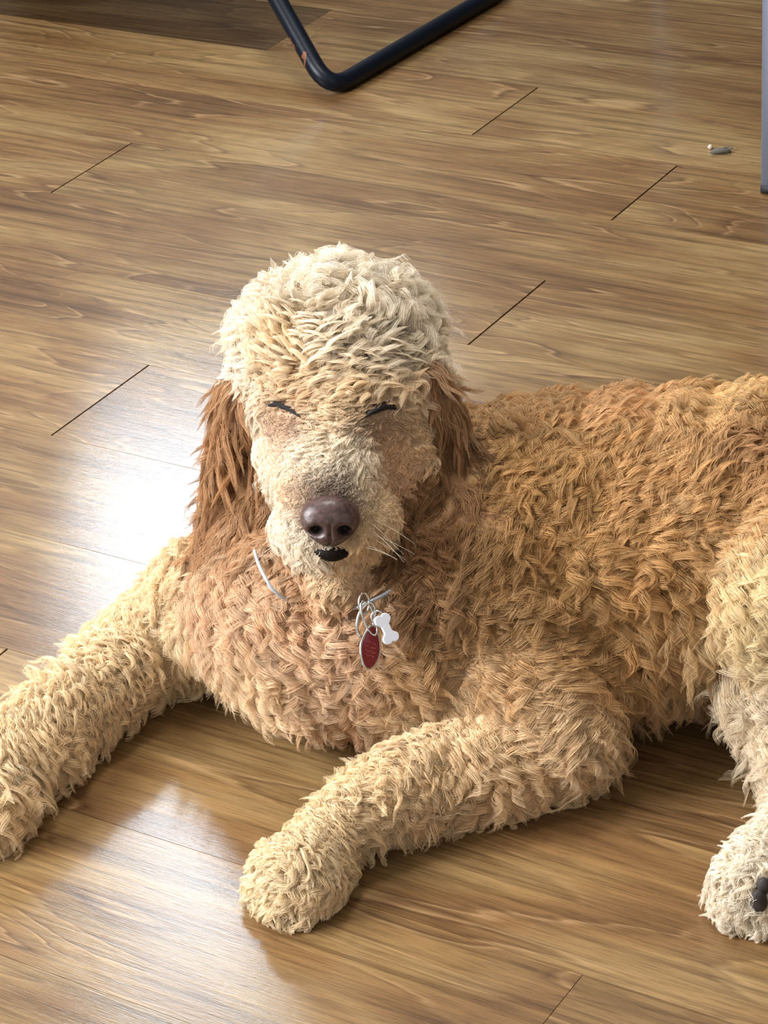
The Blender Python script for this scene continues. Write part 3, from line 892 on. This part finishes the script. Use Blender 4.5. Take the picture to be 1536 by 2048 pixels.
def grow(nl, ns, K, dens, r0, spread, lenf=1.0, ampf=1.0, flat=0., seedphase=1, frizz=.0004):
    p, n = sample(nl, dens)
    fl, par, col, kind = interp(p)
    # keep hair off the eyes, nose and mouth
    keep = np.ones(nl, bool)
    keep &= np.linalg.norm((p - NC) - np.outer((p - NC) @ f_dir, f_dir), axis=1) > .0170
    for e in eyes3: keep &= np.linalg.norm(p - e, axis=1) > .0064
    for e in mouth3: keep &= np.linalg.norm(p - e, axis=1) > .0052
    p, n, fl, par, col, kind = p[keep], n[keep], fl[keep], par[keep], col[keep], kind[keep]
    nl = len(p)
    t = fl - n * (fl * n).sum(1)[:, None]
    jit = rng.normal(0, .13, (nl, 3)); t = t / (np.linalg.norm(t, axis=1)[:, None] + .05) + jit
    t -= n * (t * n).sum(1)[:, None]
    t /= np.linalg.norm(t, axis=1)[:, None] + 1e-9
    # curls swirl sideways in patches
    ang = smooth_noise(p, 90, 3) * .9
    s_ = np.cross(n, t)
    t = t * np.cos(ang)[:, None] + s_ * np.sin(ang)[:, None]
    s_ = np.cross(n, t)
    tilt = np.clip(par[:, 0] * .85 * rng.uniform(.7, 1.35, nl) + .04, .04, 1.0) * (1 - flat)
    lk = 1 + .45 * np.clip((par[:, 1] - 1.6) / 1.0, 0, 1)
    L = par[:, 1] * lk * .01 * rng.uniform(.70, 1.2, nl) * lenf
    A = par[:, 2] * (1.5 + .4 * (lk - 1)) * .001 * rng.uniform(.7, 1.25, nl) * ampf
    Wv = par[:, 3] * lk * 1.22 * rng.uniform(.85, 1.15, nl)
    ph = smooth_noise(p, 55, 11) * 5.0 + rng.normal(0, .45, nl)
    d0 = t * np.cos(tilt * 1.4)[:, None] + n * np.sin(tilt * 1.4)[:, None]
    hand = np.where(smooth_noise(p, 60, 8) + rng.normal(0, .3, nl) > 0, 1., -1.)
    s = np.linspace(0, 1, K)
    bend = rng.normal(0, .35, nl)
    # centre line
    g_ = np.array([0, 0, -1.])
    cl = p[:, None, :] + d0[:, None, :] * (L[:, None] * s)[..., None] \
        + (t * .0 + g_ * .22)[:, None, :] * (L[:, None] * s ** 2)[..., None] \
        + s_[:, None, :] * (bend * L)[:, None, None] * (s ** 2)[None, :, None]
    # press the bend back to the surface: second half lies along the flow
    cl -= n[:, None, :] * ((np.sin(tilt * 1.4) * L)[:, None] * (s ** 2) * .55)[..., None]
    th = 2 * np.pi * Wv[:, None] * s[None] + ph[:, None]
    th0 = ph[:, None]
    env = (A[:, None] * np.minimum(1, s[None] * 2.2))
    nn2 = np.cross(t, s_)
    wave = s_[:, None, :] * (env * (np.sin(th) - np.sin(th0) * (1 - s[None])))[..., None] * hand[:, None, None] \
        + n[:, None, :] * (env * .65 * (np.cos(th) - np.cos(th0) * (1 - s[None])))[..., None]
    cl = cl + wave
    # strands
    rad = spread * rng.uniform(.7, 1.3, nl)
    ang2 = rng.uniform(0, 2 * np.pi, (nl, ns)); rr_ = np.sqrt(rng.random((nl, ns)))
    ox = (np.cos(ang2) * rr_)[..., None] * s_[:, None, :] + (np.sin(ang2) * rr_)[..., None] * t[:, None, :]
    oy = (np.cos(ang2) * rr_)[..., None] * s_[:, None, :] + (np.sin(ang2) * rr_)[..., None] * n[:, None, :]
    prof0 = (1 - s) ** 1.2
    profm = (.55 + .3 * np.sin(np.pi * s)) * (1 - s ** 3) + .12
    lenj = rng.uniform(.82, 1.08, (nl, ns))
    pts = cl[:, None, :, :] - p[:, None, None, :]
    pts = pts * lenj[..., None, None] + p[:, None, None, :]
    pts = pts + rad[:, None, None, None] * (ox[:, :, None, :] * prof0[None, None, :, None] * 1.2 + oy[:, :, None, :] * profm[None, None, :, None] * .8 * np.minimum(1, s * 3)[None, None, :, None])
    fz = rng.normal(0, 1, (nl, ns, 3)); fz2 = rng.uniform(0, 6.28, (nl, ns, 1))
    pts = pts + (fz[:, :, None, :] * frizz) * (np.sin(s * 9 + fz2) * s)[..., None]
    pts[..., 2] = np.maximum(pts[..., 2], .0012 + .002 * rng.random((nl, ns, 1)))
    radius = (r0 * rng.uniform(.7, 1.2, (nl, ns)))[..., None] * (1 - .75 * s ** 2.0)[None, None]
    ctint = rng.normal(1, .13, (nl, 1, 1)) * rng.normal(1, .05, (nl, ns, 1))
    warm = np.abs(rng.normal(0, .03, (nl, 1)))
    cc = col[:, None, :] * np.clip(ctint, .6, 1.3)
    cc = cc * np.stack([1 + warm * .5, 1 + warm * 0, 1 - warm], -1)
    cc = cc / np.maximum(1, cc.max(-1, keepdims=True) / .93)
    kk = np.repeat(kind, ns)
    return pts.reshape(-1, K, 3), radius.reshape(-1, K), cc.reshape(-1, 3), kk


fur = bpy.data.materials.new('curly_fur'); fur.use_nodes = True
nt = fur.node_tree
for n_ in list(nt.nodes):
    if n_.type != 'OUTPUT_MATERIAL': nt.nodes.remove(n_)
at = nt.nodes.new('ShaderNodeAttribute'); at.attribute_name = 'fur_colour'
hb = nt.nodes.new('ShaderNodeBsdfPrincipled')
hb.inputs['Roughness'].default_value = .5
hb.inputs['Specular IOR Level'].default_value = .35
tl_ = nt.nodes.new('ShaderNodeBsdfTranslucent')
mxf = nt.nodes.new('ShaderNodeMixShader'); mxf.inputs[0].default_value = .28
nt.links.new(at.outputs['Color'], hb.inputs['Base Color'])
nt.links.new(at.outputs['Color'], tl_.inputs['Color'])
nt.links.new(hb.outputs[0], mxf.inputs[1]); nt.links.new(tl_.outputs[0], mxf.inputs[2])
nt.links.new(mxf.outputs[0], nt.nodes['Material Output'].inputs[0])

FUR_SCALE = 1.0
sets = [
    grow(int(16000 * FUR_SCALE * .95), 31, 20, dens, .00018, .0034),
    grow(int(18000 * FUR_SCALE), 9, 8, dens, .00026, .0042, lenf=.42, ampf=.5, flat=.2),
]
names = {0: 'head_fur', 1: 'ear_fur', 2: 'ear_fur', 3: 'coat_fur'}
for kind in (0, 1, 2, 3):
    plist, rlist, clist, sizes = [], [], [], []
    for (pts, rad, cc, kk) in sets:
        q = kk == kind
        plist.append(pts[q].reshape(-1, 3)); rlist.append(rad[q].ravel()); clist.append(cc[q])
        sizes += [pts.shape[1]] * int(q.sum())
    cu = bpy.data.hair_curves.new(names[kind])
    cu.add_curves(sizes)
    cu.attributes['position'].data.foreach_set('vector', np.concatenate(plist).astype(np.float32).ravel())
    ra = cu.attributes.get('radius') or cu.attributes.new('radius', 'FLOAT', 'POINT')
    ra.data.foreach_set('value', np.concatenate(rlist).astype(np.float32))
    ca = cu.attributes.new('fur_colour', 'FLOAT_COLOR', 'CURVE')
    cc = np.concatenate(clist); cc = np.concatenate([cc, np.ones((len(cc), 1))], 1)
    ca.data.foreach_set('color', cc.astype(np.float32).ravel())
    cu.materials.append(fur)
    o = bpy.data.objects.new(names[kind], cu)
    COL.objects.link(o)
    o.parent = dog
    if kind == 0: o['label'] = 'pale cream curly fur of the head'
    if kind in (1, 2): o['label'] = 'long wavy rust brown ear fur'

# whiskers
wl = []
for i in range(16):
    sgn = -1 if i % 2 else 1
    p0 = hit(660 + sgn * rng.uniform(55, 95), rng.uniform(1035, 1095))[0]
    dv = IMR * sgn * rng.uniform(.6, 1) + IMD * rng.uniform(-.1, .8) - IMF * rng.uniform(.1, .5)
    dv /= np.linalg.norm(dv)
    Lw = rng.uniform(.025, .042)
    wl.append([p0 + dv * Lw * t_ + np.array([0, 0, -1]) * .008 * t_ * t_ for t_ in np.linspace(0, 1, 10)])
cu = bpy.data.hair_curves.new('whiskers')
cu.add_curves([10] * len(wl))
cu.attributes['position'].data.foreach_set('vector', np.array(wl, np.float32).ravel())
ra = cu.attributes.get('radius') or cu.attributes.new('radius', 'FLOAT', 'POINT')
ra.data.foreach_set('value', np.tile(np.linspace(.00018, .00005, 10), len(wl)).astype(np.float32))
cu.materials.append(mat('whisker_hair', (.8, .74, .62), .4))
o = bpy.data.objects.new('whiskers', cu); COL.objects.link(o); o.parent = dog
